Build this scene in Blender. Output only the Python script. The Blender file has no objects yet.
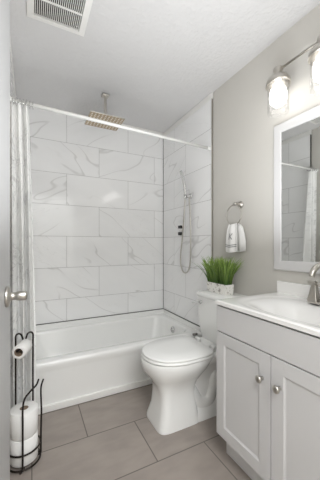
import bpy, bmesh, math, random
from mathutils import Vector, Matrix
from math import sin, cos, pi, radians
random.seed(7)
C = bpy.context.scene.collection
sc = bpy.context.scene

# ------------------------------------------------------------ camera, world, lights, exposure
cam_d = bpy.data.cameras.new('camera'); cam = bpy.data.objects.new('camera', cam_d); C.objects.link(cam)
cam.location = (0, 0, 1.143)
cam.rotation_euler = (radians(90), 0, radians(-26.9))
cam_d.sensor_fit = 'HORIZONTAL'; cam_d.sensor_width = 36; cam_d.lens = 254 / 320 * 36
cam_d.shift_y = 4.5 / 320; cam_d.clip_start = 0.01
sc.camera = cam

world = bpy.data.worlds.new('world'); sc.world = world; world.use_nodes = True
bg = world.node_tree.nodes['Background']; bg.inputs[0].default_value = (0.96, 0.985, 1, 1); bg.inputs[1].default_value = 1.6

def area(name, loc, rot, sx, sy, power, col=(1, 1, 1)):
    l = bpy.data.lights.new(name, 'AREA'); l.shape = 'RECTANGLE'; l.size = sx; l.size_y = sy
    l.energy = power; l.color = col
    o = bpy.data.objects.new(name, l); C.objects.link(o); o.location = loc; o.rotation_euler = rot
    return o
# added fill lamp, out of view in the hallway behind the camera
area('hallway_fill', (0.35, -0.85, 2.42), (0, 0, 0), 1.2, 1.2, 56, (0.955, 0.98, 1))
# added fill lamp aimed up, brightens the room by bounce off the ceiling
area('bounce_fill', (0.62, 0.62, 1.12), (radians(180), 0, 0), 0.7, 0.8, 14.5, (0.955, 0.98, 1))
sc.view_settings.view_transform = 'Standard'; sc.view_settings.look = 'None'
sc.view_settings.gamma = 1; sc.view_settings.use_curve_mapping = False
sc.view_settings.exposure = 0.3
sc.cycles.max_bounces = 10; sc.cycles.diffuse_bounces = 6; sc.cycles.glossy_bounces = 5
sc.cycles.transmission_bounces = 8; sc.cycles.sample_clamp_indirect = 4
sc.cycles.caustics_reflective = False; sc.cycles.caustics_refractive = False

# ------------------------------------------------------------ materials
class NB:
    def __init__(s, name):
        s.m = bpy.data.materials.new(name); s.m.use_nodes = True
        s.t = s.m.node_tree; s.p = s.t.nodes['Principled BSDF']
    def n(s, typ, **k):
        nd = s.t.nodes.new(typ)
        for a, b in k.items(): setattr(nd, a, b)
        return nd
    def l(s, a, b): s.t.links.new(a, b)
    def _in(s, sock, v):
        if isinstance(v, (int, float)): sock.default_value = v
        elif isinstance(v, tuple): sock.default_value = v
        else: s.l(v, sock)
    def math(s, op, a, b=0.0, c=None):
        nd = s.n('ShaderNodeMath', operation=op); s._in(nd.inputs[0], a); s._in(nd.inputs[1], b)
        if c is not None: s._in(nd.inputs[2], c)
        return nd.outputs[0]
    def mix(s, f, a, b):
        nd = s.n('ShaderNodeMix', data_type='RGBA'); s._in(nd.inputs[0], f)
        s._in(nd.inputs[6], a); s._in(nd.inputs[7], b); return nd.outputs[2]
    def comb(s, x, y, z):
        nd = s.n('ShaderNodeCombineXYZ')
        for i, v in enumerate((x, y, z)): s._in(nd.inputs[i], v)
        return nd.outputs[0]
    def noise(s, vec, scale, detail=3, rough=.5, dist=0):
        nd = s.n('ShaderNodeTexNoise'); s.l(vec, nd.inputs['Vector'])
        nd.inputs['Scale'].default_value = scale; nd.inputs['Detail'].default_value = detail
        nd.inputs['Roughness'].default_value = rough; nd.inputs['Distortion'].default_value = dist
        return nd.outputs['Fac']
    def ramp(s, v, lo, hi):
        nd = s.n('ShaderNodeMapRange', interpolation_type='SMOOTHSTEP'); s._in(nd.inputs[0], v)
        nd.inputs[1].default_value = lo; nd.inputs[2].default_value = hi; return nd.outputs[0]
    def bump(s, h, strength, dist=.002):
        nd = s.n('ShaderNodeBump'); nd.inputs['Strength'].default_value = strength
        nd.inputs['Distance'].default_value = dist; s.l(h, nd.inputs['Height']); s.l(nd.outputs[0], s.p.inputs['Normal'])

def rgb(r, g, b):
    f = lambda c: (c / 255 / 12.92) if c / 255 < .04045 else ((c / 255 + .055) / 1.055) ** 2.4
    return (f(r), f(g), f(b), 1)

def simple(name, col, rough=.5, metal=0, var=0.03, scale=30, coat=0, bump=0, bscale=200, bdist=.001):
    b = NB(name); p = b.p
    tc = b.n('ShaderNodeTexCoord').outputs['Object']
    f = b.noise(tc, scale, 3)
    c2 = tuple(c * (1 - var * 2) for c in col[:3]) + (1,)
    b.l(b.mix(f, col, c2), p.inputs['Base Color'])
    p.inputs['Roughness'].default_value = rough; p.inputs['Metallic'].default_value = metal
    p.inputs['Coat Weight'].default_value = coat
    if bump: b.bump(b.noise(tc, bscale, 4), bump, bdist)
    return b.m

def tiles(name, ua, W, H, u0, v0, odd, va='Z', grout=.0016, base=(.93, .93, .93, 1), gcol=(.42, .42, .41, 1), floor=False, rough=.06):
    b = NB(name); p = b.p
    pos = b.n('ShaderNodeNewGeometry').outputs['Position']
    sp = b.n('ShaderNodeSeparateXYZ'); b.l(pos, sp.inputs[0])
    u, v = sp.outputs[ua], sp.outputs[va]
    vv = b.math('DIVIDE', b.math('SUBTRACT', v, v0), H)
    row = b.math('FLOOR', vv); fv = b.math('SUBTRACT', vv, row)
    par = b.math('FLOORED_MODULO', row, 2.0)
    uu = b.math('DIVIDE', b.math('SUBTRACT', b.math('SUBTRACT', u, u0), b.math('MULTIPLY', par, odd)), W)
    colm = b.math('FLOOR', uu); fu = b.math('SUBTRACT', uu, colm)
    du = b.math('MULTIPLY', b.math('MINIMUM', fu, b.math('SUBTRACT', 1.0, fu)), W)
    dv = b.math('MULTIPLY', b.math('MINIMUM', fv, b.math('SUBTRACT', 1.0, fv)), H)
    d = b.math('MINIMUM', du, dv)
    g = b.math('SUBTRACT', 1.0, b.ramp(d, grout * .6, grout * 1.4))
    # per-tile shift of the stone pattern
    tid = b.math('ADD', b.math('MULTIPLY', row, 7.31), b.math('MULTIPLY', colm, 3.77))
    wn = b.n('ShaderNodeTexWhiteNoise', noise_dimensions='1D'); b.l(tid, wn.inputs['W'])
    r = wn.outputs['Value']
    pu = b.math('ADD', u, b.math('MULTIPLY', r, 9.0)); pv = b.math('ADD', v, b.math('MULTIPLY', r, 5.0))
    if floor:
        vec = b.comb(b.math('MULTIPLY', pu, 1.0), b.math('MULTIPLY', pv, 2.2), r)
        n1 = b.noise(vec, 5, 6, .6); n2 = b.noise(vec, 40, 4, .6)
        col = b.mix(b.ramp(n1, .3, .72), base, tuple(c * 1.28 for c in base[:3]) + (1,))
        col = b.mix(b.math('MULTIPLY', n2, .25), col, tuple(c * .72 for c in base[:3]) + (1,))
        tint = b.math('MULTIPLY', r, .15)
        col = b.mix(tint, col, tuple(c * .8 for c in base[:3]) + (1,))
    else:
        # diagonal grey veins
        sg = b.math('SUBTRACT', b.math('MULTIPLY', b.math('GREATER_THAN', b.math('FRACT', b.math('MULTIPLY', r, 13.0)), .3), 1.1), .4)
        vec = b.comb(b.math('SUBTRACT', pu, b.math('MULTIPLY', pv, sg)), b.math('MULTIPLY', b.math('ADD', pv, b.math('MULTIPLY', pu, sg)), 3.2), b.math('MULTIPLY', r, 3.0))
        n1 = b.noise(vec, .9, 2, .42, .0)
        v1 = b.math('ABSOLUTE', b.math('SUBTRACT', n1, .5))
        vein = b.math('SUBTRACT', 1.0, b.ramp(v1, .001, .010))
        n3 = b.noise(vec, 1.3, 1, .5)
        vein = b.math('MULTIPLY', vein, b.ramp(n3, .40, .56))
        n2 = b.noise(vec, 2.6, 4, .55, .4)
        v2 = b.math('SUBTRACT', 1.0, b.ramp(b.math('ABSOLUTE', b.math('SUBTRACT', n2, .47)), .001, .012))
        v2 = b.math('MULTIPLY', v2, b.math('MULTIPLY', b.ramp(n1, .5, .65), .25))
        cloud = b.math('MULTIPLY', b.ramp(b.noise(vec, 1.4, 3), .35, .75), .3)
        veins = b.math('MINIMUM', b.math('ADD', b.math('MULTIPLY', vein, .75), v2), 1.0)
        col = b.mix(cloud, base, tuple(c * .87 for c in base[:3]) + (1,))
        col = b.mix(b.math('MULTIPLY', veins, .44), col, (.40, .39, .375, 1))
    col = b.mix(g, col, gcol)
    b.l(col, p.inputs['Base Color'])
    ro = b.math('ADD', b.math('MULTIPLY', g, .5), rough); b.l(ro, p.inputs['Roughness'])
    b.bump(b.math('SUBTRACT', 1.0, g), .5, .001)
    return b.m

M = {}
GV = .614  # a tile row line
M['tile_back'] = tiles('marble_tile_back', 'X', .632, .3048, .31, GV - .3048 * 2 + .3048, -.315)
M['tile_right'] = tiles('marble_tile_right', 'Y', .63, .3048, 1.746, GV - .3048, .40)
M['tile_left'] = tiles('marble_tile_left', 'Y', .63, .3048, 2.0, GV - .3048, .31)
M['floor'] = tiles('taupe_floor_tile', 'X', .592, .342, .30, 1.54, -.297, va='Y', grout=.0028, base=rgb(147, 138, 131), gcol=rgb(108, 102, 97), floor=True, rough=.38)
M['wall'] = simple('greige_wall_paint', rgb(204, 201, 195), .6, var=.01, bump=.25, bscale=160)
M['ceiling'] = simple('textured_white_ceiling', rgb(216, 215, 215), .8, var=.01, bump=.9, bscale=38, bdist=.006)
M['trimw'] = simple('white_trim_paint', rgb(236, 235, 232), .4, var=.01)
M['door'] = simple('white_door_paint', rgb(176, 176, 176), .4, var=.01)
M['steel'] = simple('brushed_edge_metal', rgb(120, 118, 114), .35, 1, var=.05)
M['caulk'] = simple('dark_grey_joint', rgb(92, 90, 87), .6, var=.05)
M['acrylic'] = simple('glossy_white_acrylic', rgb(243, 243, 241), .12, var=.005, coat=.3)
M['porcelain'] = simple('glossy_white_porcelain', rgb(240, 240, 238), .08, var=.005, coat=.5)
M['seat'] = simple('white_seat_plastic', rgb(241, 241, 239), .25, var=.005)
M['cab'] = simple('painted_white_cabinet', rgb(208, 207, 207), .42, var=.008)
M['gap_shade'] = simple('cabinet_gap_shade', rgb(60, 58, 55), .8)  # near-black colour that paints in the shade of the cabinet gaps
M['marble_top'] = simple('cultured_marble_white', rgb(243, 242, 240), .16, var=.015, scale=6, coat=.3)
M['nickel'] = simple('brushed_nickel', rgb(200, 196, 189), .3, 1, var=.06, scale=60)
M['chrome'] = simple('polished_chrome', rgb(225, 225, 225), .2, 1, var=.02)
M['dark_chrome'] = simple('dark_smoked_chrome', rgb(70, 70, 70), .25, 1, var=.05)
M['bronze'] = simple('dark_bronze_wire', rgb(48, 42, 38), .35, .7, var=.1)
M['rod'] = simple('white_rod_enamel', rgb(240, 240, 238), .25)
M['paper'] = simple('white_tissue_paper', rgb(240, 239, 237), .9, var=.02, bump=.3, bscale=90)
M['card'] = simple('brown_cardboard_core', rgb(140, 122, 104), .85, var=.08)
M['vent'] = simple('white_grille_plastic', rgb(238, 237, 234), .45)
M['dark'] = simple('dark_duct_interior', rgb(62, 60, 58), .9)
M['frame'] = simple('white_mirror_frame', rgb(214, 213, 213), .35, var=.005)
M['text'] = simple('grey_embroidery_thread', rgb(158, 158, 158), .9)
M['dust'] = simple('white_towel_terry', rgb(242, 241, 239), .95, var=.03, scale=200, bump=.8, bscale=500, bdist=.002)

def m_mirror():
    b = NB('mirror_silver'); p = b.p
    tc = b.n('ShaderNodeTexCoord').outputs['Object']
    b.l(b.mix(b.noise(tc, 3), (.80, .81, .80, 1), (.78, .79, .78, 1)), p.inputs['Base Color'])
    p.inputs['Metallic'].default_value = 1; p.inputs['Roughness'].default_value = .01
    return b.m
M['mirror'] = m_mirror()
def m_glass():
    b = NB('clear_shade_glass'); p = b.p
    tc = b.n('ShaderNodeTexCoord').outputs['Object']
    tr = b.n('ShaderNodeBsdfTransparent'); gl = b.n('ShaderNodeBsdfGlossy'); gl.inputs['Roughness'].default_value = .05
    lw = b.n('ShaderNodeLayerWeight'); lw.inputs['Blend'].default_value = .35
    mx = b.n('ShaderNodeMixShader'); b.l(b.math('ADD', b.math('MULTIPLY', lw.outputs['Facing'], .12), b.math('MULTIPLY', b.noise(tc, 20), .03)), mx.inputs[0])
    b.l(tr.outputs[0], mx.inputs[1]); b.l(gl.outputs[0], mx.inputs[2])
    tr.inputs[0].default_value = (.97, .97, .97, 1)
    b.l(mx.outputs[0], b.t.nodes['Material Output'].inputs['Surface'])
    return b.m
M['glass'] = m_glass()
def m_bulb():
    b = NB('lit_bulb'); p = b.p
    p.inputs['Emission Color'].default_value = (1, .975, .94, 1); p.inputs['Emission Strength'].default_value = 4.0
    tc = b.n('ShaderNodeTexCoord').outputs['Object']
    b.l(b.mix(b.noise(tc, 9), (.95, .95, .93, 1), (.9, .9, .9, 1)), p.inputs['Base Color'])
    return b.m
M['bulb'] = m_bulb()
def m_curtain():
    b = NB('marbled_curtain_fabric'); p = b.p
    tc = b.n('ShaderNodeUVMap').outputs['UV']
    n1 = b.noise(tc, 8.5, 6, .62, 1.4)
    vein = b.math('SUBTRACT', 1.0, b.ramp(b.math('ABSOLUTE', b.math('SUBTRACT', n1, .5)), .004, .035))
    n2 = b.noise(tc, 3.0, 4, .6, .5)
    pat = b.math('MULTIPLY', vein, b.ramp(n2, .40, .58))
    cl = b.math('MULTIPLY', b.ramp(b.noise(tc, 6, 5, .65, 1), .5, .72), .22)
    col = b.mix(b.math('MINIMUM', b.math('ADD', b.math('MULTIPLY', pat, .42), cl), 1.0), rgb(254, 254, 253), rgb(160, 160, 162))
    b.l(col, p.inputs['Base Color']); p.inputs['Roughness'].default_value = .75
    tr = b.n('ShaderNodeBsdfTranslucent'); b.l(col, tr.inputs[0]); mx = b.n('ShaderNodeMixShader'); mx.inputs[0].default_value = .2
    b.l(p.outputs[0], mx.inputs[1]); b.l(tr.outputs[0], mx.inputs[2]); b.l(mx.outputs[0], b.t.nodes['Material Output'].inputs['Surface'])
    return b.m
M['curtain'] = m_curtain()
def m_shower():
    b = NB('rain_shower_nozzle_face'); p = b.p
    tc = b.n('ShaderNodeTexCoord').outputs['Object']
    sp = b.n('ShaderNodeSeparateXYZ'); b.l(tc, sp.inputs[0])
    k = 36.0
    def fr(o):
        x = b.math('MULTIPLY', o, k); f = b.math('FRACT', x); return b.math('SUBTRACT', f, .5)
    dx, dy = fr(sp.outputs[0]), fr(sp.outputs[1])
    d = b.math('SQRT', b.math('ADD', b.math('MULTIPLY', dx, dx), b.math('MULTIPLY', dy, dy)))
    f = b.ramp(d, .2, .32)
    b.l(b.mix(f, rgb(240, 236, 228), rgb(178, 158, 130)), p.inputs['Base Color'])
    p.inputs['Roughness'].default_value = .35; b.l(b.math('MULTIPLY', f, .6), p.inputs['Metallic'])
    return b.m
M['nozzle'] = m_shower()
def m_grass():
    b = NB('green_grass_blades'); p = b.p
    uv = b.n('ShaderNodeUVMap').outputs['UV']; sp = b.n('ShaderNodeSeparateXYZ'); b.l(uv, sp.inputs[0])
    col = b.mix(sp.outputs[1], rgb(50, 82, 30), rgb(176, 206, 104))
    col = b.mix(b.math('MULTIPLY', sp.outputs[0], .7), col, rgb(52, 92, 36))
    b.l(col, p.inputs['Base Color']); p.inputs['Roughness'].default_value = .45
    return b.m
M['grass'] = m_grass()
def m_pot():
    b = NB('whitewashed_planter'); p = b.p
    tc = b.n('ShaderNodeTexCoord').outputs['Object']
    n = b.noise(tc, 38, 5, .7, .6)
    b.l(b.mix(b.ramp(n, .52, .64), rgb(236, 234, 229), rgb(158, 153, 145)), p.inputs['Base Color'])
    p.inputs['Roughness'].default_value = .8; b.bump(n, .8, .003)
    return b.m
M['pot'] = m_pot()

# ------------------------------------------------------------ helpers
def obj(name, bm, mat, parent=None, smooth=False, bevel=0, seg=2, sub=0, loc=None):
    if not isinstance(bm, bpy.types.Mesh):
        me = bpy.data.meshes.new(name); bmesh.ops.recalc_face_normals(bm, faces=bm.faces[:]); bm.to_mesh(me); bm.free()
    else: me = bm
    me.materials.append(M[mat] if isinstance(mat, str) else mat)
    o = bpy.data.objects.new(name, me); C.objects.link(o)
    if parent is not None: o.parent = parent
    if loc: o.location = loc
    if smooth:
        for p in me.polygons: p.use_smooth = True
    if bevel:
        m = o.modifiers.new('bevel', 'BEVEL'); m.width = bevel; m.segments = seg; m.limit_method = 'ANGLE'; m.angle_limit = radians(35)
        if not smooth: 
            for p in me.polygons: p.use_smooth = True
            w = o.modifiers.new('wn', 'WEIGHTED_NORMAL')
    if sub:
        m = o.modifiers.new('sub', 'SUBSURF'); m.levels = sub; m.render_levels = sub
    return o
def thing(name, label, cat, loc=(0, 0, 0), rz=0, group=None):
    o = bpy.data.objects.new(name, None); C.objects.link(o); o.location = loc; o.rotation_euler = (0, 0, rz)
    o.empty_display_size = .05
    return tag(o, label, cat, group)
def tag(o, label, cat, group=None):
    o['label'] = label; o['category'] = cat
    if group: o['group'] = group
    return o
def struct(o): o['kind'] = 'structure'; return o
def box(bm, x0, x1, y0, y1, z0, z1):
    vs = [bm.verts.new((x, y, z)) for z in (z0, z1) for y in (y0, y1) for x in (x0, x1)]
    for f in ((0, 2, 3, 1), (4, 5, 7, 6), (0, 1, 5, 4), (2, 6, 7, 3), (0, 4, 6, 2), (1, 3, 7, 5)):
        bm.faces.new([vs[i] for i in f])
    return vs
def bx(*a):
    bm = bmesh.new(); box(bm, *a); return bm
def loft(bm, loops, cap0=True, cap1=True, closed=True):
    rings = [[bm.verts.new(p) for p in L] for L in loops]
    n = len(rings[0])
    for a, b in zip(rings[:-1], rings[1:]):
        for i in range(n if closed else n - 1):
            j = (i + 1) % n
            bm.faces.new((a[i], a[j], b[j], b[i]))
    if cap0: bm.faces.new(rings[0][::-1])
    if cap1: bm.faces.new(rings[-1])
    return rings
def tube(bm, pts, r, n=10, closed=False):
    pts = [Vector(p) for p in pts]; N = len(pts); rings = []
    up = None
    for i, p in enumerate(pts):
        if closed: d = pts[(i + 1) % N] - pts[i - 1]
        else: d = pts[min(i + 1, N - 1)] - pts[max(i - 1, 0)]
        d.normalize()
        if up is None:
            up = d.orthogonal().normalized()
        up = (up - d * up.dot(d))
        up = up.normalized() if up.length > 1e-5 else d.orthogonal().normalized()
        w = d.cross(up); rr = r[i] if isinstance(r, (list, tuple)) else r
        rings.append([bm.verts.new(p + (up * cos(2 * pi * k / n) + w * sin(2 * pi * k / n)) * rr) for k in range(n)])
    M_ = N if closed else N - 1
    for i in range(M_):
        a, b = rings[i], rings[(i + 1) % N]
        off = 0
        if closed and i == N - 1:
            off = min(range(n), key=lambda o: (a[0].co - b[o].co).length)
        for k in range(n):
            bm.faces.new((a[k], a[(k + 1) % n], b[(k + 1 + off) % n], b[(k + off) % n]))
    if not closed: bm.faces.new(rings[0][::-1]); bm.faces.new(rings[-1])
def lathe(bm, prof, n=28, mat=Matrix()):
    """prof: (r, h) pairs about local Z, transformed by mat"""
    loops = [[mat @ Vector((max(r, 1e-4) * cos(2 * pi * k / n), max(r, 1e-4) * sin(2 * pi * k / n), h)) for k in range(n)] for r, h in prof]
    loft(bm, loops)
def cat(pts, k=8):
    """Catmull-Rom"""
    P = [Vector(p) for p in pts]; P = [P[0] * 2 - P[1]] + P + [P[-1] * 2 - P[-2]]; out = []
    for i in range(1, len(P) - 2):
        for j in range(k):
            t = j / k; a, b, c, d = P[i - 1:i + 3]
            out.append(.5 * ((2 * b) + (c - a) * t + (2 * a - 5 * b + 4 * c - d) * t * t + (3 * b - a - 3 * c + d) * t ** 3))
    out.append(P[-2]); return out
def rrect(x0, x1, y0, y1, z, r, k=6):
    out = []
    for cx, cy, a0 in ((x1 - r, y1 - r, 0), (x0 + r, y1 - r, 90), (x0 + r, y0 + r, 180), (x1 - r, y0 + r, 270)):
        for i in range(k + 1):
            a = radians(a0 + 90 * i / k); out.append((cx + r * cos(a), cy + r * sin(a), z))
    return out
def egg(cx, cy, af, ab, w, z, nf=2.1, nb=3.2, N=48):
    out = []
    for i in range(N):
        t = 2 * pi * i / N; c, s = cos(t), sin(t)
        n, a = (nb, ab) if c > 0 else (nf, af)
        out.append((cx + a * math.copysign(abs(c) ** (2 / n), c), cy + w * math.copysign(abs(s) ** (2 / n), s), z))
    return out
ROTY = lambda a: Matrix.Rotation(a, 4, 'Y')
TOX = Matrix.Rotation(-pi / 2, 4, 'Y')   # local +Z -> world -X (out of the right wall)
def T(x, y, z): return Matrix.Translation((x, y, z))

# ------------------------------------------------------------ room
XL, XR, YB, ZC, YF = -.13, 1.388, 2.627, 2.443, .12
TE = 1.738                                       # front edge of the tub alcove tile
struct(obj('floor', bx(-.75, XR + .12, -1.75, YB + .12, -.1, 0), 'floor'))
struct(obj('ceiling', bx(-.75, XR + .12, -1.75, YB + .12, ZC, ZC + .1), 'ceiling'))
struct(obj('wall_back', bx(XL - .12, XR + .12, YB, YB + .12, 0, ZC), 'tile_back'))
struct(obj('wall_right', bx(XR, XR + .12, YF, YB, 0, ZC), 'wall'))
bm = bmesh.new(); box(bm, XL - .12, XL, 1.18, YB, 0, ZC); box(bm, XL - .22, XL - .1, -.06, 1.18, 0, ZC)
struct(obj('wall_left', bm, 'wall'))
bm = bmesh.new(); box(bm, .74, XR + .12, .0, YF, 0, ZC); box(bm, -.35, .74, .0, YF, 2.08, ZC)
bm2 = bm
struct(obj('wall_front', bm, 'wall'))
bm = bmesh.new(); box(bm, -.75, 1.5, -1.75, -1.65, 0, ZC); box(bm, -.75, -.65, -1.65, -.06, 0, ZC); box(bm, 1.4, 1.5, -1.65, 0, 0, ZC); box(bm, -.65, XL - .22, -.06, .0, 0, ZC)
struct(obj('wall_hallway', bm, 'trimw'))
# marble tile cladding on the two alcove ends
TZ = ZC - .055
struct(obj('wall_alcove_right', bx(XR - .012, XR - .0005, TE, YB - .0005, .1, TZ), 'tile_right'))
struct(obj('wall_alcove_left', bx(XL + .0005, XL + .012, TE, YB - .0005, .1, TZ), 'tile_left'))
# edge strips and joints
struct(obj('trim_1', bx(XR - .014, XR - .0005, TE - .005, TE - .0005, .36, TZ + .003), 'nickel'))
struct(obj('trim_2', bx(XL + .0005, XL + .0155, TE - .007, TE - .0005, .36, TZ + .003), 'steel'))
struct(obj('trim_3', bx(XR - .0165, XR - .0125, YB - .006, YB - .0005, .40, TZ), 'caulk', bevel=.003))
bm = bmesh.new(); box(bm, XL + .013, XR - .013, YB - .006, YB - .0005, .392, .399); box(bm, XR - .018, XR - .0125, TE, YB - .006, .392, .399)
struct(obj('trim_4', bm, 'caulk'))
bm = bmesh.new(); box(bm, XR - .014, XR - .0005, TE - .012, YB - .0005, TZ, ZC - .0005); box(bm, XL + .0005, XL + .014, TE - .012, YB - .0005, TZ, ZC - .0005)
box(bm, XL + .014, XR - .014, YB - .012, YB - .0005, TZ + .02, ZC - .0005)
struct(obj('trim_5', bm, 'trimw', bevel=.003))
struct(obj('trim_6', bx(XL + .001, XR - .001, 1.885, 1.9035, .0005, .046), 'trimw', bevel=.004))
struct(obj('baseboard_right', bx(XR - .013, XR - .0005, 1.085, 1.884, .0005, .09), 'trimw', bevel=.003))

# open door hinged at the left, standing almost against the wall
door = bpy.data.objects.new('door_1', None); C.objects.link(door)
door.location = (-.062, .97, 0); door.rotation_euler = (0, 0, radians(-3.7 + 0)); struct(door)
# local: leaf runs from y=0 (free edge) to y=-.68, room face at x=0
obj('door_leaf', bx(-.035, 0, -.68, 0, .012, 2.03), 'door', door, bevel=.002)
bm = bmesh.new()
for z0, z1 in ((.2, .85), (1.0, 1.85)):
    for a in ((-.0002, .004, -.56, -.20, z0, z0 + .02), (-.0002, .004, -.56, -.20, z1 - .02, z1), (-.0002, .004, -.56, -.54, z0 + .02, z1 - .02), (-.0002, .004, -.22, -.20, z0 + .02, z1 - .02)):
        box(bm, *a)
obj('panel_moulding', bm, 'door', door)
hd = thing('x', '', ''); bpy.data.objects.remove(hd)
bm = bmesh.new()
P = T(0, -.080, .986) @ Matrix.Rotation(pi / 2, 4, 'Y')
lathe(bm, [(.0, -.001), (.031, -.001), (.032, .004), (.029, .009), (.014, .012), (.0115, .018), (.0115, .026), (.0135, .029), (.0145, .036), (.0145, .052), (.012, .056), (0, .057)], mat=P)
h = obj('door_handle', bm, 'nickel', door, smooth=True)
h.data.update()

# ------------------------------------------------------------ bathtub
tub = thing('bathtub', 'glossy white alcove bathtub with a plain apron, set below the marble tile', 'bathtub', (.629, 1.9, 0))
ox, oy = -.629, -1.9
def rr(x0, x1, y0, y1, z, r): return [(a + ox, b + oy, c) for a, b, c in rrect(x0, x1, y0, y1, z, r)]
RX0, RX1, RY0, RY1, RZ = XL + .002, XR - .002, 1.878, YB - .002, .345
bm = bmesh.new()
loft(bm, [rr(RX0, RX1, RY0 + .024, RY1, .002, .004), rr(RX0, RX1, RY0 + .012, RY1, .265, .004), rr(RX0, RX1, RY0 + .008, RY1, .285, .004), rr(RX0, RX1, RY0 + .001, RY1, .305, .004),
          rr(RX0, RX1, RY0, RY1, .330, .004), rr(RX0, RX1, RY0 + .006, RY1, .342, .004), rr(RX0, RX1, RY0 + .018, RY1, RZ, .004),
          rr(RX0 + .05, RX1 - .06, RY0 + .085, RY1 - .05, RZ, .10), rr(RX0 + .06, RX1 - .07, RY0 + .095, RY1 - .058, RZ - .006, .11),
          rr(RX0 + .07, RX1 - .075, RY0 + .102, RY1 - .062, RZ - .025, .12), rr(RX0 + .15, RX1 - .10, RY0 + .125, RY1 - .09, .13, .13),
          rr(RX0 + .22, RX1 - .13, RY0 + .15, RY1 - .12, .075, .13), rr(RX0 + .30, RX1 - .2, RY0 + .2, RY1 - .17, .06, .12)], True, True)
o = obj('tub_shell', bm, 'acrylic', tub, smooth=True)
m = o.modifiers.new('es', 'EDGE_SPLIT'); m.split_angle = radians(50)
bm = bmesh.new()   # raised tiling flange round three sides
for a in ((RX0, RX1, YB - .018, YB - .0015, RZ - .002, .392), (RX0, RX0 + .016, 1.90, YB - .018, RZ - .002, .392), (RX1 - .016, RX1, 1.90, YB - .018, RZ - .002, .392)):
    box(bm, a[0] + ox, a[1] + ox, a[2] + oy, a[3] + oy, a[4], a[5])
obj('wall_flange', bm, 'acrylic', tub, bevel=.005, seg=3)
bm = bmesh.new()
lathe(bm, [(0, 0), (.033, 0), (.034, .004), (.028, .010), (.008, .011), (.007, .015), (0, .016)], mat=T(1.30 + ox, 2.27 + oy, .268) @ Matrix.Rotation(-radians(82), 4, 'Y'))
obj('overflow_plate', bm, 'chrome', tub, smooth=True)
bm = bmesh.new(); lathe(bm, [(0, 0), (.03, 0), (.03, .003), (.02, .005), (0, .006)], mat=T(1.0 + ox, 2.25 + oy, .060))
obj('drain', bm, 'chrome', tub, smooth=True)

# ------------------------------------------------------------ ceiling things
# exhaust vent
vx0, vx1, vy0, vy1 = -.022, .292, 1.308, 1.622
vent = thing('exhaust_vent', 'white louvred exhaust fan grille in the ceiling near the door', 'ceiling vent', ((vx0 + vx1) / 2, (vy0 + vy1) / 2, ZC))
a = .157
bm = bmesh.new()
def frame_ring(bm, a_out, a_in, z0, z1, z2):
    def q(s, z): return [(-s, -s, z), (s, -s, z), (s, s, z), (-s, s, z)]
    loft(bm, [q(a_out, z0), q(a_out, z1), q(a_in, z2), q(a_in, z0)], False, False)
frame_ring(bm, a, a - .036, -.0005, -.010, -.020)
obj('grille_frame', bm, 'vent', vent, bevel=.002)
obj('backing', bx(-a + .034, a - .034, -a + .034, a - .034, -.0035, -.0008), 'dark', vent)
bm = bmesh.new(); n = 24; w = 2 * (a - .037)
for i in range(n):
    x = -w / 2 + w * (i + .5) / n
    vs = box(bm, x - .0016, x + .0016, -w / 2, w / 2, -.017, -.004)
for y in (0.0,): box(bm, -w / 2, w / 2, y - .004, y + .004, -.0195, -.013)
sl = obj('louvre_slats', bm, 'vent', vent)
bm = bmesh.new(); lathe(bm, [(0, 0), (.006, 0), (.005, .004), (0, .005)], n=14, mat=T(.104, .085, -.0175) @ Matrix.Rotation(pi, 4, 'X'))
obj('grille_clip', bm, 'chrome', vent, smooth=True)

# rain shower
rs = thing('rain_shower', 'square ceiling rain shower head on a straight nickel drop pipe over the tub', 'shower head', (.575, 2.185, 0))
bm = bmesh.new(); box(bm, -.03, .03, -.03, .03, ZC - .014, ZC - .0005); obj('ceiling_flange', bm, 'nickel', rs, bevel=.004)
bm = bmesh.new(); box(bm, -.011, .011, -.011, .011, 2.212, ZC - .013); obj('drop_pipe', bm, 'nickel', rs, bevel=.003)
hb = obj('head_plate', bx(-.146, .146, -.125, .125, -.004, .004), 'nickel', rs, bevel=.003, loc=(-.012, -.018, 2.203))
hb2 = obj('nozzle_face', bx(-.141, .141, -.12, .12, -.0062, -.0042), 'nozzle', rs, loc=(-.012, -.018, 2.203))
bm = bmesh.new(); lathe(bm, [(0, 0), (.022, 0), (.02, .014), (0, .015)], mat=T(0, 0, 2.206)); obj('swivel_joint', bm, 'nickel', rs, smooth=True)

# curtain rod
rod = thing('curtain_rod', 'white tension rod stretched across the tub alcove', 'curtain rod', (.629, 1.72, 1.97))
p0 = Vector((XL + .001 - .629, -.045, -.0)); p1 = Vector((XR - .001 - .629, .04, 0))
p1w = p1 - (p1 - p0).normalized() * .001
bm = bmesh.new(); tube(bm, [p0 + (p1 - p0) * .012, p0 + (p1 - p0) * .5, p1 - (p1 - p0) * .012], .0115, 16); obj('tube', bm, 'rod', rod, smooth=True)
for p, s in ((p0, 1), (p1, -1)):
    bm = bmesh.new(); lathe(bm, [(0, 0), (.021, 0), (.021, .006), (.016, .02), (.0145, .04), (0, .041)], mat=T(*p) @ Matrix.Rotation(s * pi / 2, 4, 'Y'))
    obj('end_cap', bm, 'rod', rod, smooth=True)
def rod_y(x): return 1.72 + p0.y + (p1.y - p0.y) * ((x - .629 - p0.x) / (p1.x - p0.x))

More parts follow.
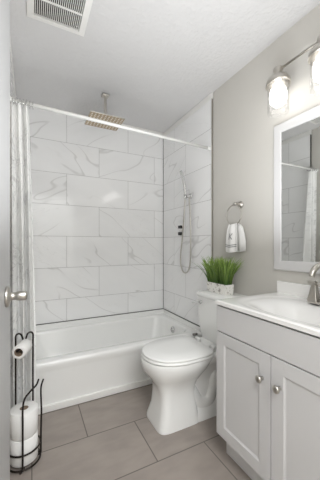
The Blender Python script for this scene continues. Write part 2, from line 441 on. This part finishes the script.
# shower curtain, gathered at the left
cur = thing('shower_curtain', 'white shower curtain with a grey marbled print, bunched at the left wall', 'shower curtain', (-.05, 1.67, 0))
NU, NV = 260, 60; folds = 3.3
bm = bmesh.new(); uvl = bm.loops.layers.uv.new('UVMap')
grid = []
for j in range(NV + 1):
    v = j / NV; z = 1.942 - v * 1.882
    right = -.012 + .040 * min(1, v * 1.4) ** .8
    left = XL + .008
    row = []
    for i in range(NU + 1):
        u = i / NU
        ph = 2 * pi * folds * u
        amp = (.024 + .036 * min(1, v * 2)) * (.8 + .35 * sin(5.1 * u * 2 + 1.3))
        x = left + (right - left) * (u + .014 * sin(2 * ph + 1 + v)) 
        yy = rod_y(x) + amp * sin(ph + .5 * sin(3 * v + u * 6)) + .006 * sin(ph * 2.3 + v * 4) + .035 * min(1, v * 2)
        x = max(x, XL + .004)
        zz = z + (.012 * abs(cos(ph / 2)) if j == 0 else 0)
        row.append(bm.verts.new((x + .05, yy - 1.67, zz)))
    grid.append(row)
for j in range(NV):
    for i in range(NU):
        f = bm.faces.new((grid[j][i], grid[j][i + 1], grid[j + 1][i + 1], grid[j + 1][i])); f.smooth = True
        for l, (a_, b_) in zip(f.loops, ((i, j), (i + 1, j), (i + 1, j + 1), (i, j + 1))):
            l[uvl].uv = (a_ / NU * .26, b_ / NV * 1.9)
o = obj('fabric', bm, 'curtain', cur, smooth=True)
for k in range(8):
    x = XL + .022 + k * .0168; y = rod_y(x)
    bm = bmesh.new()
    tube(bm, [(x + .05, y - 1.67 + .021 * cos(t), 1.966 + .021 * sin(t)) for t in [2 * pi * q / 20 for q in range(20)]], .0022, 6, closed=True)
    obj('curtain_ring', bm, 'chrome', cur, smooth=True)

# ------------------------------------------------------------ hand shower and valve
XT = XR - .012
hs = thing('hand_shower', 'chrome stick hand shower with a looping metal hose on the right tile wall', 'hand shower', (XT, 2.055, 1.607))
bm = bmesh.new()
lathe(bm, [(0, -.0005), (.026, -.0005), (.026, .006), (.012, .010), (.010, .034), (0, .035)], mat=T(-.0, 0, 0) @ TOX)
tube(bm, [(-.035, .028, .0), (-.035, -.03, .0)], .0125, 14)
tube(bm, [(-.052, .02, .016), (-.052, .02, -.022)], .014, 14)
obj('wall_bracket', bm, 'chrome', hs, smooth=True)
bm = bmesh.new()
wp = cat([(-.052, .02, -.028), (-.052, .021, .04), (-.054, .027, .11), (-.062, .04, .18), (-.078, .056, .25)], 6)
nW = len(wp)
tube(bm, wp, [.0095 + .0045 * min(1, max(0, (i / nW - .1) * 3)) for i in range(nW)], 14)
obj('wand', bm, 'chrome', hs, smooth=True)
bm = bmesh.new()
hp = cat([(-.052, .02, -.03), (-.050, .030, -.10), (-.045, .06, -.25), (-.03, .110, -.42), (-.022, .148, -.56), (-.02, .152, -.66), (-.02, .105, -.735), (-.02, .035, -.735), (-.022, -.015, -.67), (-.022, -.03, -.55), (-.022, -.03, -.35), (-.026, -.026, -.15), (-.034, -.024, -.01)], 10)
tube(bm, hp, [.0062 + .0009 * (i % 2) for i in range(len(hp))], 10)
obj('hose', bm, 'nickel', hs, smooth=True)['label'] = 'ribbed metal hose'
val = thing('shower_valve', 'pair of square dark chrome valve knobs on the tile beside the hose', 'shower valve', (XT, 2.225, 1.288))
for dz in (.034, -.034):
    obj('backplate', bx(-.007, -.0005, -.030, .030, dz - .024, dz + .024), 'chrome', val, bevel=.003)
    obj('knob', bx(-.032, -.0075, -.020, .020, dz - .016, dz + .016), 'dark_chrome', val, bevel=.005)

# ------------------------------------------------------------ toilet
CY = 1.465
wc = thing('toilet', 'white two-piece toilet with closed lid between the tub and the vanity', 'toilet', (.95, CY, 0))
def E(cx, af, ab, w, z, nf=2.1, nb=3.2, cy=0): return egg(cx - .95, cy, af, ab, w, z, nf, nb)
bm = bmesh.new()
loft(bm, [E(.86, .175, .12, .128, .0005, 6, 6), E(.86, .174, .12, .127, .02, 6, 6), E(.87, .158, .10, .110, .10, 5.5, 6), E(.87, .152, .09, .104, .18, 5, 5), E(.87, .155, .095, .106, .22, 4.4, 4),
          E(.87, .172, .12, .118, .262, 3.2, 3.2), E(.868, .200, .16, .143, .302, 2.5, 2.8), E(.862, .225, .20, .172, .345, 2.2, 2.8), E(.86, .234, .22, .187, .385, 2.1, 3.0),
          E(.86, .236, .235, .190, .410, 2.1, 3.4), E(.86, .231, .23, .186, .420, 2.1, 3.4), E(.86, .16, .16, .12, .421, 2.1, 3.4)])
# rear body with sculpted trapway, deck under the tank
loft(bm, [E(1.12, .28, .245, .124, .0005, 5, 5), E(1.12, .28, .245, .121, .03, 5, 5), E(1.12, .27, .242, .105, .06, 5, 5), E(1.12, .26, .24, .082, .11, 4, 5), E(1.12, .26, .24, .072, .22, 3, 5), E(1.12, .25, .24, .085, .30, 3, 5), E(1.12, .24, .24, .14, .36, 3, 5),
          E(1.12, .22, .245, .165, .395, 3, 5), E(1.12, .22, .245, .165, .418, 3, 5)])
for s in (-1, 1):
    tube(bm, cat([(-.09, s * .042, .27), (-.02, s * .046, .19), (.04, s * .054, .10), (.12, s * .056, .09), (.165, s * .052, .17), (.185, s * .048, .25), (.19, s * .046, .18), (.19, s * .044, .08)], 6), [.050] * 43, 16)
o = obj('bowl', bm, 'porcelain', wc, smooth=True)
m = o.modifiers.new('es', 'EDGE_SPLIT'); m.split_angle = radians(60)
bm = bmesh.new()
def seatloops(z0, z1, d=0):
    S = lambda k, z: E(.862, .234 - k - d, .208 - k, .193 - k - d, z, 2.15, 5.5)
    return [S(.006, z0), S(.001, z0 + .004), S(0, (z0 + z1) / 2), S(.003, z1 - .004), S(.010, z1)]
loft(bm, seatloops(.4225, .440)); obj('seat', bm, 'seat', wc, smooth=True)
bm = bmesh.new(); L = seatloops(.4415, .458, .003); L.append(E(.862, .12, .12, .09, .4605, 2.15, 5.5)); loft(bm, L)
o = obj('lid', bm, 'seat', wc, smooth=True)
for s in (-1, 1):
    bm = bmesh.new(); tube(bm, [(.152, s * .085 - .022, .445), (.152, s * .085 + .022, .445)], .012, 14)
    box(bm, .14, .165, s * .085 - .014, s * .085 + .014, .4185, .438)
    obj('hinge', bm, 'seat', wc, smooth=True)
# tank
TW = .198
tx0, tx1 = 1.168 - .95, XR - .012 - .95
bm = bmesh.new()
loft(bm, [rrect(tx0 + .03, tx1, -TW + .03, TW - .03, .4185, .03), rrect(tx0 + .012, tx1, -TW + .012, TW - .012, .46, .035), rrect(tx0 + .004, tx1, -TW + .003, TW - .003, .6, .03), rrect(tx0 + .004, tx1, -TW + .002, TW - .002, .741, .03)])
o = obj('tank', bm, 'porcelain', wc, smooth=True); m = o.modifiers.new('es', 'EDGE_SPLIT'); m.split_angle = radians(50)
bm = bmesh.new()
loft(bm, [rrect(tx0 - .004, tx1 + .004, -TW - .006, TW + .006, .742, .03), rrect(tx0 - .008, tx1 + .006, -TW - .010, TW + .010, .750, .03), rrect(tx0 - .008, tx1 + .006, -TW - .010, TW + .010, .768, .03), rrect(tx0 - .002, tx1 + .003, -TW - .004, TW + .004, .777, .03)])
o = obj('tank_lid', bm, 'porcelain', wc, smooth=True); m = o.modifiers.new('es', 'EDGE_SPLIT'); m.split_angle = radians(50)
bm = bmesh.new()
lathe(bm, [(0, 0), (.014, 0), (.014, .008), (.007, .010), (.006, .022), (0, .023)], mat=T(tx0 + .004, .145, .700) @ TOX)
tube(bm, cat([(tx0 - .018, .138, .700), (tx0 - .022, .165, .698), (tx0 - .022, .20, .690), (tx0 - .02, .225, .684)]), [.0065] * 20 + [.008] * 5, 12)
obj('flush_lever', bm, 'chrome', wc, smooth=True)
bm = bmesh.new(); tube(bm, [(1.115 - .95, .168, .447), (1.15 - .95, .168, .447)], .010, 14)
obj('side_knob', bm, 'steel', wc, smooth=True)

# ------------------------------------------------------------ vanity
VX, VY0, VY1 = .885, .385, 1.077
van = thing('vanity_cabinet', 'white shaker vanity cabinet with two knobbed doors under the sink', 'cabinet', (XR, .731, 0))
ax, ay = -XR, -.731
def vb(x0, x1, y0, y1, z0, z1): return bx(x0 + ax, x1 + ax, y0 + ay, y1 + ay, z0, z1)
bm = bmesh.new()
box(bm, VX + .0195 + ax, -.001, VY1 - .018 + ay, VY1 + ay, .136, .8245); box(bm, VX + .0195 + ax, -.001, VY0 + ay, VY0 + .018 + ay, .136, .8245)
box(bm, .955 + ax, -.001, VY1 - .018 + ay, VY1 + ay, .001, .136); box(bm, .955 + ax, -.001, VY0 + ay, VY0 + .018 + ay, .001, .136)
box(bm, VX + .0195 + ax, -.001, VY0 + .018 + ay, VY1 - .018 + ay, .136, .154)
box(bm, VX + .0195 + ax, VX + .035 + ax, VY0 + .018 + ay, VY1 - .018 + ay, .68, .71)
box(bm, -.02, -.002, VY0 + .018 + ay, VY1 - .018 + ay, .154, .72)
obj('body', bm, 'cab', van)
obj('toe_kick', vb(.956, .974, VY0 + .019, VY1 - .019, .001, .135), 'cab', van)
obj('false_drawer_front', vb(VX, VX + .019, VY0, VY1 - .001, .6872, .8175), 'cab', van, bevel=.0015)
bm = bmesh.new(); box(bm, VX + .0193 + ax, VX + .0194 + ax + .0001, VY0 + .002 + ay, VY1 - .002 + ay, .14, .8245); obj('front_gap_shade', bm, 'gap_shade', van)  # dark sheet behind the fronts, stands for shade in the gaps
def shaker(y0, y1, z0, z1, kny):
    d = thing('x', '', ''); bpy.data.objects.remove(d)
    fw = .058; bm = bmesh.new()
    x0, x1 = VX + ax, VX + .019 + ax
    Y0, Y1 = y0 + ay, y1 + ay
    box(bm, x0, x1, Y0, Y0 + fw, z0, z1); box(bm, x0, x1, Y1 - fw, Y1, z0, z1)
    box(bm, x0, x1, Y0 + fw, Y1 - fw, z0, z0 + fw); box(bm, x0, x1, Y0 + fw, Y1 - fw, z1 - fw, z1)
    D = obj('door', bm, 'cab', van, bevel=.001)
    # sloped inner moulding and sunk panel
    bm = bmesh.new()
    def q(i, x): return [(x, Y0 + fw + i, z0 + fw + i), (x, Y1 - fw - i, z0 + fw + i), (x, Y1 - fw - i, z1 - fw - i), (x, Y0 + fw + i, z1 - fw - i)]
    loft(bm, [q(0, x0 + .0005), q(.003, x0 + .0035), q(.007, x0 + .0045), q(.008, x0 + .0055)], False, True)
    obj('panel', bm, 'cab', D)
    bm = bmesh.new()
    lathe(bm, [(0, 0), (.008, 0), (.0065, .004), (.006, .012), (.011, .016), (.0155, .021), (.0155, .026), (.011, .030), (0, .0315)], 24, T(x0, kny + ay, .570) @ TOX)
    obj('knob', bm, 'nickel', D, smooth=True)
    return D
shaker(.7335, VY1 - .001, .139, .6815, .775)
shaker(VY0, .729, .139, .6815, .688)

# countertop with integral basin
top = thing('countertop', 'white cultured marble vanity top with moulded oval basin and low backsplash', 'countertop', (XR, .731, .8255))
NX, NY = 70, 90
X0, X1, Y0_, Y1_ = -.508, -.0015, -.352, .352
bcx, bcy, brx, bry = -.275, 0, .185, .27
def hz(x, y):
    e = (abs((x - bcx) / brx) ** 3 + abs((y - bcy) / bry) ** 3) ** (1 / 3)
    z = .0215
    if e < 1.18:
        t = min(1, (1.18 - e) / .18); z -= .004 * (t * t * (3 - 2 * t))
    if e < 1:
        t = 1 - e; z -= .085 * (.5 - .5 * cos(pi * min(1, t * 1.25)))
    return z
bm = bmesh.new(); g = []
for i in range(NX + 1):
    r_ = []
    for j in range(NY + 1):
        x = X0 + (X1 - X0) * i / NX; y = Y0_ + (Y1_ - Y0_) * j / NY
        ed = min(x - X0, Y1_ - y, y - Y0_)
        z = hz(x, y) - (.004 * (1 - ed / .008) ** 2 if ed < .008 else 0)
        r_.append(bm.verts.new((x, y, z)))
    g.append(r_)
for i in range(NX):
    for j in range(NY): bm.faces.new((g[i][j], g[i + 1][j], g[i + 1][j + 1], g[i][j + 1]))
bd = [g[i][0] for i in range(NX + 1)] + [g[NX][j] for j in range(1, NY + 1)] + [g[i][NY] for i in range(NX - 1, -1, -1)] + [g[0][j] for j in range(NY - 1, 0, -1)]
lo = [bm.verts.new((v.co.x, v.co.y, .0005)) for v in bd]
for k in range(len(bd)): bm.faces.new((bd[k], bd[(k + 1) % len(bd)], lo[(k + 1) % len(bd)], lo[k]))
o = obj('slab', bm, 'marble_top', top, smooth=True); m = o.modifiers.new('es', 'EDGE_SPLIT'); m.split_angle = radians(55)
obj('backsplash', bx(-.022, -.0015, Y0_, Y1_, .0205, .0915), 'marble_top', top, bevel=.003)
bm = bmesh.new(); lathe(bm, [(0, 0), (.022, 0), (.022, .002), (.015, .004), (0, .0045)], mat=T(bcx, bcy, -.0970)); obj('drain', bm, 'nickel', top, smooth=True)

# faucet
fa = thing('faucet', 'brushed nickel arched bathroom faucet with flared lever handles', 'faucet', (1.285, .731, .8472))
obj('base_plate', bx(-.028, .028, -.085, .085, 0, .012), 'nickel', fa, bevel=.004)
bm = bmesh.new()
def sq(s, z, t=0): return rrect(-s, s, -s, s, z, s * .25, 3)
loft(bm, [sq(.024, .012), sq(.020, .03), sq(.014, .07), sq(.0125, .10)])
tube(bm, cat([(0, 0, .095), (-.001, 0, .15), (-.018, 0, .180), (-.052, 0, .197), (-.090, 0, .190), (-.118, 0, .168), (-.127, 0, .147)], 8), [.0135] * 40 + [.0125] * 9, 16)
obj('spout', bm, 'nickel', fa, smooth=True)
for s in (-1, 1):
    bm = bmesh.new()
    def sq2(sx, sy, z, cy=0): return [(x, y + s * .066, z) for x, y, z in rrect(-sx, sx, -sy + cy, sy + cy, z, min(sx, sy) * .25, 3)]
    loft(bm, [sq2(.026, .026, .010), sq2(.025, .025, .018), sq2(.019, .019, .045), sq2(.0125, .0125, .085), sq2(.012, .012, .094)])
    loft(bm, [sq2(.013, .017, .095, s * .008), sq2(.0135, .020, .103, s * .010), sq2(.011, .018, .110, s * .011)])
    obj('handle', bm, 'nickel', fa, bevel=.0015)

# ------------------------------------------------------------ mirror
MY0, MY1, MZ0, MZ1, FW = .365, 1.112, .985, 1.890, .064
mir = thing('wall_mirror', 'rectangular wall mirror with a wide white frame above the sink', 'mirror', (XR, (MY0 + MY1) / 2, 0))
my = (MY0 + MY1) / 2; hw = (MY1 - MY0) / 2
def mq(i, x): return [(x, -hw + i, MZ0 + i), (x, hw - i, MZ0 + i), (x, hw - i, MZ1 - i), (x, -hw + i, MZ1 - i)]
bm = bmesh.new()
loft(bm, [mq(0, -.002), mq(0, -.014), mq(.006, -.020), mq(FW - .014, -.024), mq(FW - .006, -.020), mq(FW, -.014), mq(FW, -.002)], False, False)
obj('frame', bm, 'frame', mir, bevel=.001)
mg = obj('mirror_glass', bx(-.003, .003, -hw + FW - .004, hw - FW + .004, MZ0 + FW - .004, MZ1 - FW + .004), 'mirror', mir)
mg.location.x = -.0095; mg.rotation_euler = (0, 0, radians(1.2))

# ------------------------------------------------------------ vanity light
vl = thing('vanity_light', 'brushed nickel bar light with lit bulbs in clear glass shades above the mirror', 'wall light', (XR, .745, 2.15))
obj('backplate', bx(-.024, -.001, -.09, .09, -.055, .055), 'nickel', vl, bevel=.006)
bm = bmesh.new(); tube(bm, [(-.022, 0, 0), (-.115, 0, 0)], .009, 12); tube(bm, [(-.115, -.262, 0), (-.115, .262, 0)], .0065, 12); obj('bar', bm, 'nickel', vl, smooth=True)
for dy in (-.255, 0, .255):
    m0 = T(-.115, dy, 0)
    bm = bmesh.new()
    lathe(bm, [(0, .022), (.014, .021), (.025, .012), (.027, -.002), (.020, -.016), (.021, -.024), (.036, -.032), (.054, -.046), (.065, -.066), (.067, -.088), (.063, -.088), (.060, -.066), (.03, -.045), (0, -.044)], mat=m0)
    H_ = obj('socket_cup', bm, 'nickel', vl, smooth=True)
    bm = bmesh.new()
    N = 28; pr = [(.056, -.078), (.058, -.10), (.0585, -.22), (.058, -.247), (.0565, -.249), (.0565, -.22), (.056, -.10), (.054, -.078)]
    loops = [[m0 @ Vector((r * cos(2 * pi * k / N), r * sin(2 * pi * k / N), h_)) for k in range(N)] for r, h_ in pr]
    loft(bm, loops, False, False)
    obj('glass_shade', bm, 'glass', vl, smooth=True)
    bm = bmesh.new()
    lathe(bm, [(0, -.05), (.015, -.055), (.017, -.088), (.030, -.098), (.042, -.114), (.047, -.138), (.047, -.160), (.041, -.185), (.027, -.203), (0, -.211)], mat=m0)
    b_ = obj('bulb', bm, 'bulb', vl, smooth=True)

# ------------------------------------------------------------ towel ring and towel
RC = (1.33, 1.423, 1.360)
tr = thing('towel_ring', 'round brushed nickel towel ring on the grey wall between tub and mirror', 'towel ring', (XR, RC[1] , RC[2]))
bm = bmesh.new()
lathe(bm, [(0, .0008), (.024, .0008), (.024, .006), (.012, .011), (.010, .045), (.012, .052), (.012, .064), (0, .066)], mat=T(0, -.014, .078) @ TOX)
obj('wall_mount', bm, 'nickel', tr, smooth=True)
RR = .075
bm = bmesh.new()
tube(bm, [(-.058, RR * sin(t), RR * cos(t)) for t in [2 * pi * q / 48 for q in range(48)]], .0042, 10, closed=True)
obj('ring', bm, 'nickel', tr, smooth=True)
# towel: cloth draped through the ring
tw = thing('hand_towel', 'white hand towel with grey monogram and stripes hanging through the towel ring', 'towel', (XR - .058, RC[1], RC[2] - RR))
def sheet(prof, widths, thick, shift=0, wave=.004):
    bm = bmesh.new(); n = 22; rings = []
    for k, ((x, z), w) in enumerate(zip(prof, widths)):
        rings.append([bm.verts.new((x + wave * sin(i / n * 9 + shift) * (1 + .2 * k), w[0] + (w[1] - w[0]) * i / n, z + .004 * cos(i / n * 5))) for i in range(n + 1)])
    for a_, b_ in zip(rings[:-1], rings[1:]):
        for i in range(n): bm.faces.new((a_[i], a_[i + 1], b_[i + 1], b_[i]))
    return bm
# front flap (towards the room): from over the ring bottom down to z -.21
pr = [(.018, -.008), (.010, .006), (0, .0105), (-.011, .006), (-.0165, -.02), (-.0185, -.06), (-.0195, -.11), (-.0195, -.17), (-.019, -.200)]
wd = [(-.045, .045), (-.042, .042), (-.040, .042), (-.042, .044), (-.048, .052), (-.052, .060), (-.054, .064), (-.055, .067), (-.056, .068)]
o = obj('front_flap', sheet(pr, wd, .006), 'dust', tw, smooth=True); m = o.modifiers.new('s', 'SOLIDIFY'); m.thickness = .006; m.offset = 0
o.modifiers.new('ss', 'SUBSURF').levels = 1
pr = [(.016, .0), (.020, -.02), (.022, -.07), (.022, -.13), (.022, -.195)]
wd = [(-.050, .040), (-.066, .040), (-.082, .040), (-.092, .040), (-.090, .040)]
o = obj('back_flap', sheet(pr, wd, .006, 2, .003), 'dust', tw, smooth=True); m = o.modifiers.new('s', 'SOLIDIFY'); m.thickness = .006; m.offset = 0
for z in (-.145, -.158):
    bm = bmesh.new(); n = 22; A = []
    for i in range(n + 1):
        y = -.0545 + .120 * i / n; xx = -.0195 + .004 * sin((y + .0545) / .12 * 9) * 2.3 - .0042
        A.append([bm.verts.new((xx, y, z + h_ + .004 * cos(i / n * 5))) for h_ in (-.0028, .0028)])
    for a_, b_ in zip(A[:-1], A[1:]): bm.faces.new((a_[0], b_[0], b_[1], a_[1]))
    o = obj('stripe', bm, 'text', tw); m = o.modifiers.new('s', 'SOLIDIFY'); m.thickness = .0012
cu = bpy.data.curves.new('letter', 'FONT'); cu.body = 'K'; cu.size = .062; cu.align_x = 'CENTER'; cu.shear = .25; cu.extrude = .0008; cu.offset = .0004
to = bpy.data.objects.new('t', cu); C.objects.link(to); bpy.context.view_layer.update()
me = bpy.data.meshes.new_from_object(to.evaluated_get(bpy.context.evaluated_depsgraph_get())); bpy.data.objects.remove(to)
me.materials.clear()
o = obj('monogram', me, 'text', tw); o.location = (-.031, .004, -.105); o.rotation_euler = (radians(90), 0, radians(-90))

# ------------------------------------------------------------ planter on the tank
pl = thing('potted_grass', 'whitewashed box planter of green faux grass standing on the toilet tank', 'potted plant', (1.282, 1.520, .7772), radians(0))
bm = bmesh.new()
loft(bm, [rrect(-.038, .038, -.104, .104, 0, .006, 2), rrect(-.040, .040, -.108, .108, .03, .006, 2), rrect(-.043, .043, -.113, .113, .074, .006, 2), rrect(-.038, .038, -.107, .107, .074, .005, 2), rrect(-.036, .036, -.105, .105, .060, .005, 2)])
o = obj('planter_box', bm, 'pot', pl, bevel=.002)
bm = bmesh.new(); uvl = bm.loops.layers.uv.new('UVMap')
rnd = random.Random(3)
for k in range(380):
    bx_ = rnd.uniform(-.034, .034); by = rnd.uniform(-.105, .105)
    L_ = rnd.uniform(.18, .27); 
    lx = bx_ / .034 * .045 + rnd.gauss(0, .025); ly = by / .105 * .055 + rnd.gauss(0, .030)
    w0 = rnd.uniform(.0036, .0062); an = rnd.uniform(0, pi); wv = Vector((cos(an), sin(an), 0))
    prev = None; tint = rnd.random()
    for q in range(6):
        t = q / 5; z = .058 + L_ * (t - .18 * t * t)
        c = Vector((bx_ + lx * t ** 1.7, by + ly * t ** 1.7, z)); w = w0 * (1 - t) ** .6 + .0003
        if c.x > .085: c.x = .085
        a_, b_ = bm.verts.new(c - wv * w), bm.verts.new(c + wv * w)
        if prev:
            f = bm.faces.new((prev[0], prev[1], b_, a_)); f.smooth = True
            for l, tt in zip(f.loops, (t - .2, t - .2, t, t)): l[uvl].uv = (tint, tt)
        prev = (a_, b_)
o = obj('grass', bm, 'grass', pl); o['label'] = 'spiky green grass blades'
m = o.modifiers.new('s', 'SOLIDIFY'); m.thickness = .0006
obj('moss_bed', bx(-.0355, .0355, -.1045, .1045, .045, .0602), 'grass', pl)

# ------------------------------------------------------------ paper stand and rolls
SX, SY = -.033, 1.520
st = thing('paper_stand', 'dark bronze wire toilet paper stand in front of the curtain', 'toilet paper stand', (SX, SY, 0), radians(0))
R = .078; wr = .0046
def circ(r, z, n=36): return [(r * cos(2 * pi * k / n), r * sin(2 * pi * k / n), z) for k in range(n)]
bm = bmesh.new(); tube(bm, circ(R, .012), wr, 8, True); tube(bm, [(-R, 0, .012), (R, 0, .012)], wr, 8); tube(bm, [(0, -R, .012), (0, R, .012)], wr, 8)
obj('base_ring', bm, 'bronze', st, smooth=True)
bm = bmesh.new(); tube(bm, circ(R, .085), wr, 8, True); obj('middle_ring', bm, 'bronze', st, smooth=True)
# camera-right and camera-forward directions in plan
Rv = Vector((cos(radians(26.9)), -sin(radians(26.9)), 0)); Fv = Vector((sin(radians(26.9)), cos(radians(26.9)), 0))
# tall twin posts at the back with hooked tops
for s, side in ((-1, -.042), (1, .042)):
    b0 = Vector((side, .064, 0))
    bm = bmesh.new()
    tube(bm, cat([b0 + Vector((0, 0, .012)), b0 + Vector((0, 0, .3)), b0 + Vector((0, 0, .60)), b0 + Vector((0, 0, .642)), b0 + Vector((-s * .010, .0, .656)), b0 + Vector((-s * .026, 0, .650)), b0 + Vector((-s * .036, -.002, .62))]), wr, 8)
    obj('post', bm, 'bronze', st, smooth=True)
bm = bmesh.new(); tube(bm, [(-.008, .062, .608), (.008, .062, .608)], wr, 8); tube(bm, cat([(.010, .062, .606), (-.010, .0, .603), (-.029, -.053, .603), (-.031, -.058, .610)]), wr, 8)
obj('roll_arm', bm, 'bronze', st, smooth=True)
# basket wires curling outward at the top
for ang, hgt in ((188, .33), (-93, .34), (8, .385)):
    d = Vector((cos(radians(ang)), sin(radians(ang)), 0)); r0 = d * (R + .0035)
    bm = bmesh.new()
    if ang == -93:   # front wire: sweeps over to the right like a scroll
        pts = [r0 * .2 + Vector((0, 0, .008)), r0 * .7 + Vector((0, 0, .006)), r0 * 1.05 + Vector((0, 0, .03)), r0 + Vector((0, 0, .12)), r0 + Vector((0, 0, .25)), r0 + Vector((0, 0, .32)), r0 + Vector((.008, .01, .365)), r0 + Vector((.034, .034, .385)), r0 + Vector((.062, .066, .395)), r0 + Vector((.074, .085, .415))]
    else:
        pts = [r0 + Vector((0, 0, .012)), r0 + Vector((0, 0, .12)), r0 * 1.03 + Vector((0, 0, .24)), r0 * 1.0 + Vector((0, 0, hgt - .03)), r0 * 1.15 + Vector((0, 0, hgt + .02))]
    tube(bm, cat(pts), wr, 8)
    obj('basket_wire', bm, 'bronze', st, smooth=True)
for ang in (20, 140, 260):
    d = Vector((cos(radians(ang)), sin(radians(ang)), 0)) * R
    bm = bmesh.new(); lathe(bm, [(0, .0005), (.006, .0005), (.007, .006), (.004, .012), (0, .012)], 14, T(d.x, d.y, 0)); obj('foot', bm, 'bronze', st, smooth=True)

def roll(label, loc, rot, ro, ri, L_):
    t = thing('toilet_paper_roll', label, 'toilet paper', loc); t.rotation_euler = rot
    bm = bmesh.new(); N = 40
    pr = [(ri, 0), (ro - .003, 0), (ro, .003), (ro, L_ - .003), (ro - .003, L_), (ri, L_)]
    loops = [[(r * cos(2 * pi * k / N), r * sin(2 * pi * k / N), h_) for k in range(N)] for r, h_ in pr]
    loft(bm, loops + [loops[0]], False, False); bmesh.ops.remove_doubles(bm, verts=bm.verts[:], dist=1e-6)
    o = obj('paper', bm, 'paper', t, smooth=True); m = o.modifiers.new('es', 'EDGE_SPLIT'); m.split_angle = radians(50)
    bm = bmesh.new()
    pr = [(ri - .0015, .001), (ri - .0003, .001), (ri - .0003, L_ - .001), (ri - .0015, L_ - .001)]
    loops = [[(r * cos(2 * pi * k / N), r * sin(2 * pi * k / N), h_) for k in range(N)] for r, h_ in pr]
    loft(bm, loops + [loops[0]], False, False); bmesh.ops.remove_doubles(bm, verts=bm.verts[:], dist=1e-6)
    obj('core', bm, 'card', t, smooth=True)
    return t
roll('upper spare white toilet paper roll standing inside the wire stand', (SX, SY, .1515), (0, 0, 0), .066, .021, .130)
roll('lower white toilet paper roll at the bottom of the wire stand', (SX, SY, .0195), (0, 0, .4), .066, .021, .130)
roll('small part-used toilet paper roll on the arm at the stand top', (SX + .008, SY + .046, .595), (radians(91), 0, radians(-20)), .034, .021, .095)
